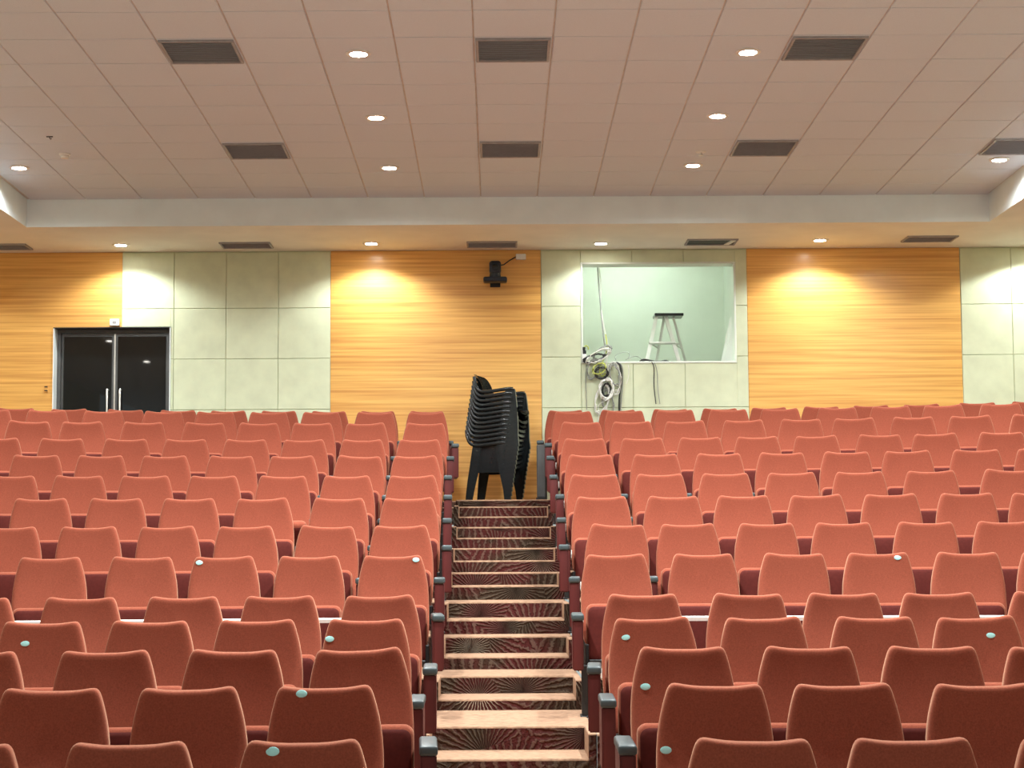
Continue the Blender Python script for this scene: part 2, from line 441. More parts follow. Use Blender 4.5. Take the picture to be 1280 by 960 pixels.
tag(put('wall_left', mesh('wall_left', bm, [M_panelwall])), kind='structure')
bm = bmesh.new(); box(bm, 8.6, 8.75, 3.0, YW+.25, -.1, ZT+.2, 0)
tag(put('wall_right', mesh('wall_right', bm, [M_panelwall])), kind='structure')

# booth behind the opening
BZ = FL[0] + .25
bx0, bx1, by0, by1, bz1 = WIN[0]-.8, WIN[1]+.10, YW+.22, YW+1.75, WIN[3]+.28
bm = bmesh.new()
def quad(a, b, c, d, mi=0): bm.faces.new([bm.verts.new(p) for p in (a, b, c, d)]).material_index = mi
box(bm, bx0, bx1, by1, by1+.1, BZ, bz1, 0)
box(bm, bx0-.1, bx0, by0, by1+.1, BZ, bz1, 0)
box(bm, bx1, bx1+.1, by0, by1+.1, BZ, bz1, 0)
box(bm, bx0-.1, bx1+.1, by0, by1+.1, bz1, bz1+.1, 0)
box(bm, bx0-.1, bx1+.1, by0, by1+.1, BZ-.1, BZ, 1)
tag(put('wall_booth', mesh('wall_booth', bm, [M_booth, M_boothfloor])), kind='structure')
# opening lining
bm = bmesh.new()
w = .022
box(bm, WIN[0], WIN[1], YW-.006, YW+.22, WIN[2], WIN[2]+w, 0, .003, 1)
box(bm, WIN[0], WIN[1], YW-.006, YW+.22, WIN[3]-w, WIN[3], 0, .003, 1)
box(bm, WIN[0], WIN[0]+w, YW-.006, YW+.22, WIN[2]+w, WIN[3]-w, 0, .003, 1)
box(bm, WIN[1]-w, WIN[1], YW-.006, YW+.22, WIN[2]+w, WIN[3]-w, 0, .003, 1)
wn = tag(put('window_1', mesh('window_lining', bm, [M_booth])), kind='structure')

# ------------------------------------------------------------------ door
DY = YW + .16
dr = empty('door_1', ((DOOR[0]+DOOR[1])/2, DY, FL[0]), kind='structure')
hw = (DOOR[1]-DOOR[0])/2; hh = DOOR[3]-FL[0]
bm = bmesh.new()
fw = .055
for xa, xb, za, zb in ((-hw, -hw+fw, 0, hh), (hw-fw, hw, 0, hh), (-hw+fw, hw-fw, hh-.05, hh)):
    box(bm, xa, xb, -.03, .05, za, zb, 0, .004, 1)
put('door_frame', mesh('door_frame', bm, [M_frame]), dr)
bm = bmesh.new()
box(bm, -hw, -hw+.012, -.17, -.03, 0, hh, 0); box(bm, hw-.012, hw, -.17, -.03, 0, hh, 0); box(bm, -hw, hw, -.17, -.03, hh-.012, hh, 1)
put('door_lining', mesh('door_lining', bm, [M_beam, M_iron]), dr)
for s in (-1, 1):
    x0, x1 = sorted((s*.004, s*(hw-fw)))
    bm = bmesh.new()
    box(bm, x0, x1, .0, .035, .01, hh-.052, 0, .003, 1)
    lf = put('door_leaf', mesh('door_leaf', bm, [M_frame]), dr)
    bm = bmesh.new(); box(bm, x0+.03, x1-.03, -.008, .002, .08, hh-.09, 0, .002, 1)
    put('glass_pane', mesh('glass_pane', bm, [M_glass]), lf)
    bm = bmesh.new()
    hx = s*.075 + .0
    zt = atY(140, 487, DY-.05).z - FL[0]
    tube(bm, [(hx, -.008, zt), (hx, -.045, zt), (hx, -.055, zt-.012), (hx, -.055, zt-.58), (hx, -.045, zt-.592), (hx, -.008, zt-.592)], .012, 10)
    put('door_handle', mesh('door_handle', bm, [M_steel], True, 40), lf)
# meeting strip between leaves
bm = bmesh.new(); box(bm, -.009, .009, -.012, .0, .01, hh-.06, 0, .002, 1)
put('meeting_strip', mesh('meeting_strip', bm, [M_steel]), dr)
p = atY(144, 403.5, YW)
bm = bmesh.new(); box(bm, -.055, .055, -.05, 0, -.04, .04, 0, .006, 2)
o = tag(put('sensor_box', mesh('sensor_box', bm, [M_ring]), None, (p.x, YW+.004, p.z)), 'small pale sensor box on the wall right above the dark double doors', 'sensor')
bm = bmesh.new(); box(bm, -.022, .022, -.054, -.05, -.014, .014, 0, .001, 1)
put('sensor_window', mesh('sensor_window', bm, [M_vent]), o)
p = atY(58, 486, YW)
bm = bmesh.new(); box(bm, -.02, .02, -.02, 0.002, -.04, .04, 0, .004, 2)
o = tag(put('wall_switch', mesh('wall_switch', bm, [M_wood]), None, (p.x, YW+.004, p.z)), 'tiny wall switch on the wood panelling beside the black double doors', 'switch')
for dz in (-.022, .022):
    bm = bmesh.new(); box(bm, -.018, .018, -.026, -.02, dz-.006, dz+.006, 0, .001, 1)
    put('switch_key', mesh('switch_key', bm, [M_iron]), o)

# ------------------------------------------------------------------ vents, lights, detectors
ORD = ['', 'first', 'second', 'third', 'fourth', 'fifth', 'sixth', 'seventh', 'eighth', 'ninth', 'tenth', 'eleventh', 'twelfth', 'thirteenth', 'fourteenth', 'fifteenth', 'sixteenth']
def vent_meshes(w, d):
    bm = bmesh.new(); t = .022
    for a in ((-w/2, w/2, -d/2, -d/2+t), (-w/2, w/2, d/2-t, d/2), (-w/2, -w/2+t, -d/2+t, d/2-t), (w/2-t, w/2, -d/2+t, d/2-t)):
        box(bm, *a, -.016, .004, 0, .003, 1)
    fr = mesh('vent_frame', bm, [M_vent])
    bm = bmesh.new()
    n = max(5, int(d/.035))
    for k in range(n):
        y = -d/2 + t + (d-2*t)*(k+.5)/n
        Mx = Matrix.Translation((0, y, -.006)) @ Matrix.Rotation(R(24), 4, 'X')
        box(bm, -w/2+t, w/2-t, -.013, .013, -.0015, .0015, 0, 0, 1, Mx)
    sl = mesh('vent_slats', bm, [M_vent])
    bm = bmesh.new(); box(bm, -w/2+.005, w/2-.005, -d/2+.005, d/2-.005, .004, .008, 0)
    bk = mesh('vent_backing', bm, [M_dark])
    return fr, sl, bk
VM = vent_meshes(.58, .56); VS = vent_meshes(.58, .34)
def vent(u, v, label, soffit=False, opened=False):
    p = atZ(u, v, ZS) if soffit else atC(u, v)
    if not soffit:                       # sits in a tile
        i = math.floor((p.x - X0T)/T); j = math.floor((p.y - Y0T)/T)
        p = Vector((X0T+(i+.5)*T, Y0T+(j+.5)*T, 0)); p.z = cz(p.y) - .012
    e = empty('ceiling_vent', p, 0, label, 'vent', 'air vents in the bulkhead' if soffit else 'air vents in the tiled ceiling')
    if not soffit: e.rotation_euler = (-TILT, 0, 0)
    fr, sl, bk = VS if soffit else VM
    put('vent_frame', fr, e)
    if opened:
        bm = bmesh.new(); box(bm, -.275, .275, -.155, .155, -.004, -.001, 0); put('backing', mesh('dark_opening', bm, [M_iron]), e)  # black sheet painting the unlit inside of the open vent
        bm = bmesh.new(); box(bm, .19, .25, -.15, .13, -.012, .002, 0, .003, 1, Matrix.Rotation(R(12), 4, 'Z'))
        put('loose_flap', mesh('loose_flap', bm, [M_ring]), e)
    else: put('backing', bk, e); put('louvre', sl, e)
vent(250, 64, 'grey square ceiling vent, front line of three, left of the stairs')
vent(641, 65, 'grey square ceiling vent, front line of three, above the stairs')
vent(1033, 60, 'grey square ceiling vent, front line of three, right side')
vent(321, 187, 'grey square ceiling vent, back line near the bulkhead, left of the stairs')
vent(638, 187, 'grey square ceiling vent, back line near the bulkhead, above the stairs')
vent(954, 184, 'grey square ceiling vent, back line, beside the last downlight right of centre')
vent(1258, 179, 'grey square ceiling vent, back line, at the far right by a corner downlight')
vent(5, 308, 'grey bulkhead vent at the far left, before the wood panelling', True)
vent(308, 306, 'grey bulkhead vent above the grey wall panels near the doors', True)
vent(615, 305, 'grey bulkhead vent above the wall camera', True)
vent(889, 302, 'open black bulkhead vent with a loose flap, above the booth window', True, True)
vent(1162, 298, 'grey bulkhead vent above the right end of the wood panelling', True)

bm = bmesh.new(); lathe(bm, [(.064, .004), (.098, .004), (.101, -.004), (.092, -.010), (.071, -.010), (.064, .002)], 28)
ME_ring = mesh('light_trim', bm, [M_ring], True, 40)
bm = bmesh.new(); lathe(bm, [(0, -.007), (.042, -.006), (.066, .001)], 24)
ME_lens = mesh('light_lens', bm, [M_lamp], True)
def downlight(p, label, group, watts, cone, blend, tilt=0.0, col=(.94, 1, 1)):
    e = empty('ceiling_downlight', p, 0, label, 'light', group)
    put('trim_ring', ME_ring, e); put('lamp', ME_lens, e)
    l = bpy.data.lights.new('downlight_bulb', 'SPOT'); l.energy = watts; l.spot_size = R(cone); l.spot_blend = blend; l.color = col; l.shadow_soft_size = .05
    lo = bpy.data.objects.new('downlight_bulb', l); C.objects.link(lo); lo.parent = e; lo.location = (0, 0, -.02); lo.rotation_euler = (tilt, 0, 0)
WC, WSF = 205, 80
for u, v, lab in ((448, 65, 'left column, nearest of its three'), (470, 145, 'left column, middle one of three'), (487, 208, 'left column, last before the bulkhead'),
                  (935, 63, 'right column, nearest of its three'), (897, 143, 'right column, middle one of three'), (866, 205, 'right column, last before the bulkhead'),
                  (24, 208, 'alone in the far left ceiling corner'), (1249, 198, 'alone in the far right ceiling corner')):
    p = atC(u, v); p.z = cz(p.y) - .012
    downlight(p, 'glowing round downlight in the tiled ceiling, ' + lab, 'downlights in the tiled ceiling', WC*(.55 if 'last' in lab else .8 if 'middle' in lab else 1), 166, .6)
for u, v, lab in ((151, 306, 'above the doors'), (464, 304, 'left of the wall camera'), (751, 304, 'over the left end of the booth window'), (1025, 300, 'above the wood panels right of the booth')):
    p = atZ(u, v, ZS); p.z = ZS
    downlight(p, 'glowing round downlight in the bulkhead ' + lab, 'downlights in the bulkhead', WSF*(.55 if 'booth window' in lab else .8 if 'doors' in lab else 1), 142, .45)
# the same columns go on over the front rows, out of the picture
for y, k_ in ((11.4, 1.3), (9.4, 2.5), (7.4, 1.6)):
    for x in (-1.13, 1.95):
        downlight(Vector((x, y, cz(y)-.012)), 'round downlight in the tiled ceiling further towards the stage', 'downlights in the tiled ceiling', WC*k_, 166, .6)
for y in (15.3, 13.3):
    for x in (XL+.35, XR-.35):
        downlight(Vector((x, y, cz(y)-.012)), 'round downlight in the outer column of the tiled ceiling', 'downlights in the tiled ceiling', WC*.8, 166, .6)

for y in (11.9, 9.0, 6.1):
    for x, sd in ((-6.35, 'left'), (6.45, 'right')):
        downlight(Vector((x, y, ZS)), 'round downlight in the %s side bulkhead, out of the picture' % sd, 'downlights in the bulkhead', 90, 150, .6)
for x, sd in ((-7.1, 'left'), (6.3, 'right')):
    downlight(Vector((x, atZ(464, 304, ZS).y, ZS)), 'round downlight at the far %s of the back bulkhead, out of the picture' % sd, 'downlights in the bulkhead', WSF, 142, .22)
p = atC(81, 191); p.z = cz(p.y) - .01
o = empty('smoke_detector', p, 0, 'small round white smoke detector on the left ceiling tiles', 'smoke detector')
bm = bmesh.new(); lathe(bm, [(.0, .0), (.055, 0), (.055, -.012), (.05, -.016), (0, -.016)], 24); put('base', mesh('base', bm, [M_ring], True, 40), o)
bm = bmesh.new(); lathe(bm, [(.038, -.014), (.042, -.03), (.034, -.045), (.0, -.048)], 24); put('sensor_head', mesh('sensor_head', bm, [M_ring], True, 40), o)
p = atC(876, 188); p.z = cz(p.y) - .01
o = empty('ceiling_sprinkler', p, 0, 'tiny round sprinkler on the ceiling above the last right downlight', 'sprinkler')
bm = bmesh.new(); lathe(bm, [(.0, .0), (.05, 0), (.045, -.010), (.015, -.014), (0, -.014)], 24); put('rose', mesh('rose', bm, [M_ring], True, 40), o)
bm = bmesh.new(); lathe(bm, [(.012, -.012), (.012, -.035), (.024, -.037), (.024, -.041), (0, -.041)], 16); put('nozzle', mesh('nozzle', bm, [M_steel], True, 40), o)
p = atC(62, 169); p.z = cz(p.y) - .01
o = empty('ceiling_hook', p, 0, 'tiny dark hook in a ceiling tile near the smoke detector', 'hook')
bm = bmesh.new(); tube(bm, [(-.03, 0, -.004), (.03, 0, -.004)], .006, 8); tube(bm, [(0, 0, 0), (0, 0, -.02), (.01, 0, -.028), (.018, 0, -.02)], .004, 8)
put('bent_wire', mesh('bent_wire', bm, [M_iron], True), o)

# ------------------------------------------------------------------ wall camera
p = atY(619, 353, YW-.17)
o = empty('wall_camera', p, 0, 'dark swivel video camera on a wall bracket under the bulkhead', 'camera')
bm = bmesh.new(); sweep(bm, [(0, .17, .02), (0, .0, .02)], .10, .012, (1, 0, 0)); box(bm, -.06, .06, .16, .17, -.03, .09, 0, .004, 1); put('bracket', mesh('bracket', bm, [M_iron]), o)
bm = bmesh.new(); pad(bm, rrect(.138, .058, .024), [(None, -.075), (.02, -.075), (.006, -.071), (0, -.062), (0, .062), (.006, .071), (.02, .075), (None, .075)]); put('base', mesh('base', bm, [M_navy], True, 40), o)
bm = bmesh.new(); lathe(bm, [(0, .05), (.062, .05), (.066, .07), (.060, .12), (0, .12)], 24); put('swivel', mesh('swivel', bm, [M_navy], True, 40), o)
bm = bmesh.new(); pad(bm, [(x, z+.1) for x, z in rrect(.068, .145, .035)], [(None, -.07), (.02, -.07), (.006, -.064), (0, -.05), (0, .05), (.006, .064), (.02, .07), (None, .07)])
hd = put('camera_head', mesh('camera_head', bm, [M_navy], True, 40), o)
bm = bmesh.new(); lathe(bm, [(0, .004), (.03, .004), (.036, 0), (.036, -.02)], 24)
put('lens', mesh('lens', bm, [M_black], True, 40), hd, (0, -.075, .165), (R(90), 0, 0))
j = atY(651, 321.5, YW)
bm = bmesh.new(); box(bm, -.058, .058, -.045, 0.004, -.033, .033, 0, .005, 2)
jb = tag(put('junction_box', mesh('junction_box', bm, [M_ring]), None, (j.x, YW+.004, min(j.z, ZS-.045))), 'small white junction box under the bulkhead beside the wall camera', 'junction box')
bm = bmesh.new(); box(bm, -.045, .045, -.049, -.045, -.022, .022, 0, .001, 1); put('cover_plate', mesh('cover_plate', bm, [M_ring]), jb)
bm = bmesh.new(); tube(bm, [(.05, .02, .2), (.10, .08, .22), (.17, .13, .28), (j.x-p.x-.055, .14, j.z-p.z)], .007, 8)
put('camera_lead', mesh('camera_lead', bm, [M_bcable], True), o)

# ------------------------------------------------------------------ auditorium seats
top = [(0, -.012), (.05, -.0118), (.09, -.0095), (.125, -.005), (.150, -.001), (.163, 0), (.174, -.002), (.183, -.009), (.190, -.020), (.196, -.036), (.203, -.06), (.211, -.09), (.219, -.125), (.226, -.165), (.232, -.21), (.236, -.27), (.237, -.34), (.236, -.42), (.232, -.50), (.226, -.555), (.214, -.58), (.19, -.592), (.12, -.598), (0, -.6)]
outline = top + [(-x, z) for x, z in reversed(top[1:-1])]
def backwarp(x, y, z):
    # z is 0 at the top, negative downwards: reclined, with a gently hollow face
    d = max(0, -z)
    lean = .12*d - .62*d*d
    return (x, y + lean - .35*x*x*(1 if y < 0 else .8), z + HB)
bm = bmesh.new()
pad(bm, outline, [(None, -.047), (.16, -.048), (.10, -.048), (.06, -.0475), (.035, -.0465), (.018, -.043), (.008, -.037), (.002, -.028), (0, -.016), (0, .008), (.004, .020), (.014, .030), (.03, .034), (.08, .036), (.16, .036), (None, .036)], backwarp)
ME_back = mesh('seat_back', bm, [M_fabric], True)
ol = rrect(.217, .375, .045, 6)
bm = bmesh.new()
pad(bm, ol, [(None, -.045), (.1, -.045), (.03, -.043), (.012, -.036), (.002, -.02), (0, 0), (.004, .025), (.02, .042), (.06, .052), (.12, .056), (None, .058)])
ME_cush = mesh('seat_cushion', bm, [M_fabric], True)
bm = bmesh.new()
pad(bm, [(x*.985, z*.975+.002) for x, z in rrect(.208, .360, .04, 6)], [(None, -.062), (.08, -.061), (.02, -.057), (.006, -.052), (0, -.046), (.01, -.040), (None, -.040)])
ME_pan = mesh('seat_pan', bm, [M_pan], True, 50)
AX = PITCH/2
bm = bmesh.new()
pr = [(-.585, .625), (-.585, .45), (-.565, .31), (-.25, .31), (-.20, .46), (-.20, .625)]
rg = []
for x in (-.034, .034): rg.append([bm.verts.new((x, y, z)) for y, z in pr])
bm.faces.new(rg[0]); bm.faces.new(rg[1][::-1])
for k in range(len(pr)): bm.faces.new((rg[0][k], rg[0][(k+1) % 6], rg[1][(k+1) % 6], rg[1][k]))
bmesh.ops.recalc_face_normals(bm, faces=bm.faces[:])
bmesh.ops.bevel(bm, geom=bm.edges[:], offset=.008, segments=2, affect='EDGES')
ME_arm = mesh('arm_panel', bm, [M_panel], True, 40)
bm = bmesh.new(); box(bm, -.039, .039, -.60, -.19, .622, .664, 0, .012, 3)
ME_pad = mesh('arm_pad', bm, [M_pad], True, 50)
bm = bmesh.new(); box(bm, -.02, .02, -.34, -.22, .008, .33, 0, .005, 1); box(bm, -.03, .03, -.36, -.18, -.004, .010, 0, .003, 1)
ME_ped = mesh('pedestal', bm, [M_iron])
bm = bmesh.new(); box(bm, -.20, .20, -.20, -.15, .36, .41, 0, .008, 1); box(bm, -.205, .205, -.33, -.29, .33, .365, 0, .006, 1)
for s in (-1, 1): box(bm, s*.215-.012, s*.215+.012, -.30, -.10, .33, .46, 0, .004, 1)
ME_bracket = mesh('hinge_frame', bm, [M_iron])
# oval tags and white side labels
def oval(n=20):
    return [(math.cos(2*math.pi*k/n)*.023, math.sin(2*math.pi*k/n)*.0155) for k in range(n)]
bm = bmesh.new(); pad(bm, oval(), [(None, -.004), (.006, -.004), (.001, -.002), (0, 0), (0, .003)])
ME_oval = mesh('oval_tag', bm, [M_tag], True, 40)
bm = bmesh.new(); box(bm, -.004, .004, -.022, .022, -.03, .03, 0, .002, 1)
ME_side = mesh('side_label', bm, [M_label])

OVAL = {(13,'L',0):(340,941),(12,'L',0):(379,861),(10,'L',0):(411,799),(8,'L',0):(520,700),(8,'L',2):(250,703),(10,'L',3):(25,805),
        (10,'R',0):(789,796),(11,'R',0):(806,859),(12,'R',0):(826,939),(8,'R',3):(1125,697),(10,'R',3):(1251,795)}
HALF = {(5,'L',2)}
rs = random.Random(11)
count = 0
def seat_label(r, side, i):
    k = 14 - r
    row = 'back row' if r == 0 else ORD[k] + ' row from the front'
    blk = 'left' if side == 'L' else 'right'
    pos = 'beside the steps' if i == 0 else ORD[i+1] + ' from the steps'
    if (r, side, i) in OVAL: return 'red seat with a pale oval tag, %s, %s block, %s' % (row.replace(' the front', ' front'), blk, pos.replace('from the', 'from'))
    if (r, side, i) in HALF: return 'red seat with cushion half lowered, %s, %s block, %s' % (row.replace(' the front', ' front'), blk, pos.replace('from the', 'from'))
    return 'red tip-up seat, %s, %s block, %s' % (row, blk, pos)
def front_y(x, zr):
    """face of the back in its own frame, at x and at zr below the top"""
    return backwarp(x, -.046, zr)[1]
SEATS = []
for r in range(0, 14):
    for side, S, sg in (('L', LM, -1), ('R', RM, 1)):
        xs = []
        for (u, v) in S[r]:
            x = 0
            for _ in range(6): x = atY(u, v, YR[r] - CURV*x*x).x
            xs.append(x)
        step = PITCH if len(xs) < 2 else max(.54, min(.60, abs(xs[-1]-xs[0])/(len(xs)-1)))
        while True:
            x = xs[-1] + sg*step
            y = YR[r] - CURV*x*x
            if abs(x)*F/y > (CX + 75 if sg < 0 else 1280 - CX + 75): break
            xs.append(x)
        for i in range(1, len(xs)):
            if abs(xs[i]-xs[i-1]) < .545: xs[i] = xs[i-1] + sg*.545
        for i, x in enumerate(xs):
            y = YR[r] - CURV*x*x
            yaw = math.atan(2*CURV*x)*-1.0
            e = empty('auditorium_seat', (x, y, FL[r]), -yaw*-1 + rs.gauss(0, R(.9)), seat_label(r, side, i), 'seat', 'red tip-up seats in rows')
            b = put('backrest', ME_back, e, (0, 0, 0), (rs.gauss(0, R(.5)), rs.gauss(0, R(.8)), 0))
            ang = R(-38) if (r, side, i) in HALF else R(6 + rs.gauss(0, 1.2))
            c = put('seat_cushion', ME_cush, e, (0, -.245, .345), (-ang, 0, 0))
            if (r, side, i) in HALF: c.rotation_euler = (R(42), 0, 0); c.location = (0, -.235, .36)
            put('seat_pan', ME_pan, c)
            put('hinge_frame', ME_bracket, e)
            nx = (abs(xs[i-1]-x)/2) if i else AX
            ax = -sg*nx if i else -sg*(AX)
            a = put('arm_panel', ME_arm, e, (ax, 0, 0)); put('arm_pad', ME_pad, a)
            put('pedestal', ME_ped, e, (ax + (sg*.045 if i == 0 else 0), 0, 0))
            if i == 0 and side == 'R':
                put('side_label', ME_side, e, (-.237, backwarp(-.236, 0, -.47)[1]-.005, HB-.45), (R(-12), 0, 0))
            if (r, side, i) in OVAL:
                u, v = OVAL[(r, side, i)]
                q = atY(u, v, y - .08); lx = max(-.2, min(.2, q.x - x)); lz = min(-.028, q.z - FL[r] - HB)
                s_ = put('oval_tag', ME_oval, b, (lx, front_y(lx, lz)-.0015, HB+lz), (R(-10), 0, 0))
            SEATS.append((r, side, i, x)); count += 1

# narrow white ledge behind row nine
for side, sg in (('left', -1), ('right', 1)):
    bm = bmesh.new(); n = 14; zt = atY(880, 771, 10.0).z; rows_ = []
    xa, xb = sg*(.98 if sg > 0 else .9), sg*4.4
    for k in range(n+1):
        x = xa + (xb-xa)*k/n; y = 9.93 - CURV*x*x
        rows_.append([bm.verts.new(p) for p in ((x, y, zt-.02), (x, y, zt), (x, y+.26, zt), (x, y+.26, zt-.02))])
    for a, b in zip(rows_, rows_[1:]):
        for k in range(4): bm.faces.new((a[k], a[(k+1)%4], b[(k+1)%4], b[k]))
    bm.faces.new(rows_[0]); bm.faces.new(rows_[-1][::-1]); bmesh.ops.recalc_face_normals(bm, faces=bm.faces[:])
    o = empty('ledge_desk', (0, 0, 0), 0, 'narrow white ledge behind the fifth seat row, %s of the steps' % side, 'ledge', 'white ledges across the seating')
    put('ledge_top', mesh('ledge_top', bm, [M_label]), o)
    for q in (.08, .5, .92):
        x = xa + (xb-xa)*q; y = 10.06 - CURV*x*x
        bm = bmesh.new(); box(bm, x-.02, x+.02, y-.08, y+.08, FL[8], zt-.02, 0, .004, 1)
        put('leg', mesh('ledge_leg', bm, [M_iron]), o)

# ------------------------------------------------------------------ stack of plastic armchairs
def arc(pts, n=4):
    """smooth a polyline by Chaikin corner cutting"""
    pts = [Vector(p) for p in pts]
    for _ in range(n):
        q = [pts[0]]
        for a, b in zip(pts, pts[1:]): q += [a*.75+b*.25, a*.25+b*.75]
        pts = q + [pts[-1]]
    return pts
def chair_parts():
    P = {}
    # faces +x, side axis y, floor z = 0
    bm = bmesh.new(); rows_ = []
    prof = arc([(.25, .395), (.235, .435), (.10, .425), (-.10, .41), (-.19, .415)], 2)
    prof = [(p[0], p[1]) for p in prof] if False else None
    pts = arc([(.25, 0, .385), (.24, 0, .435), (.10, 0, .430), (-.08, 0, .415), (-.19, 0, .42)], 2)
    for p in pts:
        rows_.append([bm.verts.new((p.x, yy, p.z - .018*(1-(yy/.22)**2) + .012*(abs(yy)/.22)**4)) for yy in [-.225+.45*k/8 for k in range(9)]])
    for a, b in zip(rows_, rows_[1:]):
        for k in range(8): bm.faces.new((a[k], a[k+1], b[k+1], b[k]))
    bmesh.ops.solidify(bm, geom=bm.faces[:], thickness=.010)
    P['seat'] = mesh('chair_seat', bm, [M_black], True, 50)
    bm = bmesh.new(); rows_ = []
    pts = arc([(-.16, 0, .41), (-.205, 0, .44), (-.235, 0, .58), (-.27, 0, .72), (-.305, 0, .80), (-.33, 0, .84)], 2)
    for i, p in enumerate(pts):
        t = i/(len(pts)-1); hwid = .20 + .03*math.sin(t*math.pi) - (.05*max(0, t-.8)/.2)
        rows_.append([bm.verts.new((p.x + .10*(kk/4)**2*(1-.3*t), hwid*kk/4, p.z - .02*(kk/4)**2*t)) for kk in range(-4, 5)])
    for a, b in zip(rows_, rows_[1:]):
        for k in range(8): bm.faces.new((a[k], b[k], b[k+1], a[k+1]))
    bmesh.ops.solidify(bm, geom=bm.faces[:], thickness=.011)
    P['back'] = mesh('chair_back', bm, [M_black], True, 50)
    for s in (-1, 1):
        bm = bmesh.new()
        pts = arc([(-.27, s*.215, .79), (-.255, s*.235, .70), (-.21, s*.25, .625), (-.12, s*.26, .612), (.05, s*.262, .632), (.14, s*.262, .642), (.185, s*.258, .638)], 2)
        tube(bm, pts, .020, 10)
        P['arm%d' % s] = mesh('chair_arm', bm, [M_black], True, 40)
        bm = bmesh.new()
        pts = arc([(.155, s*.262, .640), (.150, s*.262, .55), (.165, s*.262, .42), (.195, s*.268, .2), (.215, s*.275, 0)], 2)
        n = len(pts)
        w_ = [.085 + .055*math.sin(min(1, i/(n*.75))*math.pi) - .012*(i/(n-1)) for i in range(n)]
        for q, tt in (((0, 0, 0), .012),):
            sweep(bm, pts, .014, w_, (0, 1, 0))
        sweep(bm, [p + Vector((w_[i]/2-.004, -s*.016, 0)) for i, p in enumerate(pts)], .034, .008, (0, 1, 0))
        P['fleg%d' % s] = mesh('chair_front_leg', bm, [M_black], True, 40)
        bm = bmesh.new()
        pts = arc([(-.165, s*.21, .43), (-.19, s*.225, .30), (-.215, s*.24, .15), (-.235, s*.25, 0)], 2)
        n = len(pts); w_ = [.125 - .05*i/(n-1) for i in range(n)]
        sweep(bm, pts, .012, w_, (0, 1, 0))
        sweep(bm, [p + Vector((-w_[i]/2+.004, -s*.016, 0)) for i, p in enumerate(pts)], .034, .008, (0, 1, 0))
        P['rleg%d' % s] = mesh('chair_rear_leg', bm, [M_black], True, 40)
        bm = bmesh.new()
        sweep(bm, arc([(.20, s*.245, .375), (.10, s*.235, .37), (0, s*.23, .375), (-.10, s*.225, .37), (-.19, s*.22, .375)], 2), .010, .12, (0, 1, 0))
        P['apron%d' % s] = mesh('chair_apron', bm, [M_black], True, 40)
    return P
CP = chair_parts()
NCH = 13
words13 = ['bottom one', 'second from the bottom', 'third from the bottom', 'fourth from the bottom', 'fifth from the bottom', 'sixth from the bottom', 'middle one', 'sixth from the top', 'fifth from the top', 'fourth from the top', 'third from the top', 'second from the top', 'topmost one']
sp = Vector(((atY(619, 600, 18.95).x), 18.93, PZ[0]))
for k in range(NCH):
    yaw = R(-15)
    dirv = Vector((math.cos(yaw), math.sin(yaw), 0))
    e = empty('plastic_armchair', sp + dirv*(.0078*k) + Vector((0, 0, .0495*k)), yaw, 'black plastic armchair in the stack on the top landing, %s' % words13[k], 'chair', 'black plastic armchairs stacked on the landing')
    put('seat', CP['seat'], e); put('backrest', CP['back'], e)
    for s in (-1, 1):
        put('armrest', CP['arm%d' % s], e); put('front_leg', CP['fleg%d' % s], e); put('rear_leg', CP['rleg%d' % s], e); put('apron', CP['apron%d' % s], e)

xa, xb = atY(671, 590, 18.38).x, atY(682, 590, 18.38).x
ep = empty('end_panel', ((xa+xb)/2, 18.38, PZ[0]), 0, 'dark grey upright end panel at the right edge of the top landing', 'panel')
hp = atY(676, 556, 18.38).z - PZ[0]; wp = (xb-xa)/2
bm = bmesh.new(); box(bm, -wp, wp, -.04, .04, .02, hp, 0, .012, 2); put('board', mesh('end_board', bm, [M_frame]), ep)
bm = bmesh.new(); box(bm, -wp-.01, wp+.005, -.055, .055, 0, .022, 0, .004, 1); put('foot_plate', mesh('foot_plate', bm, [M_iron]), ep)

# ------------------------------------------------------------------ step ladder in the booth
LY = YW + .95
tl, tr = atY(817, 391, LY), atY(853, 391, LY)
ltop = tl.z - .035; lx = (tl.x + tr.x)/2
lad = empty('step_ladder', (lx, LY, BZ), R(0), 'aluminium step ladder with black top standing in the booth', 'ladder')
H_ = ltop - BZ
def rail(xt, yt, xb, yb, w, name, mt=M_alu):
    bm = bmesh.new(); sweep(bm, [(xt, yt, H_-.01), (xb, yb, 0)], w, .03, (1, 0, 0)); put(name, mesh(name, bm, [mt]), lad)
# at the sill height the rails stand at u 805, 845 (front) and 822, 860 (rear)
fs = (H_ - (atY(820, 453, LY).z - BZ)) / H_
def uX(u, v): return atY(u, v, LY).x - lx
ftl, ftr = uX(820, 392), uX(831, 392)
fbl, fbr = ftl + (uX(807, 453)-ftl)/fs, ftr + (uX(847, 453)-ftr)/fs
rtl, rtr = uX(831, 394), uX(842, 394)
rbl, rbr = rtl + (uX(821, 453)-rtl)/fs, rtr + (uX(859.5, 453)-rtr)/fs
rail(ftl, -.06, fbl, -.42, .045, 'front_rail'); rail(ftr, -.06, fbr, -.42, .045, 'front_rail')
rail(rtl, .06, rbl, .40, .03, 'rear_rail'); rail(rtr, .06, rbr, .40, .03, 'rear_rail')
for k in range(1, 6):
    t = k/6*1.02
    if k == 2: pass
    xa, xb = ftl+(fbl-ftl)*t, ftr+(fbr-ftr)*t; y = -.06-.36*t
    bm = bmesh.new(); box(bm, xa-.02, xb+.02, y-.045, y+.045, H_*(1-t)-.012, H_*(1-t)+.012, 0, .004, 1); put('step', mesh('ladder_step', bm, [M_alu]), lad)
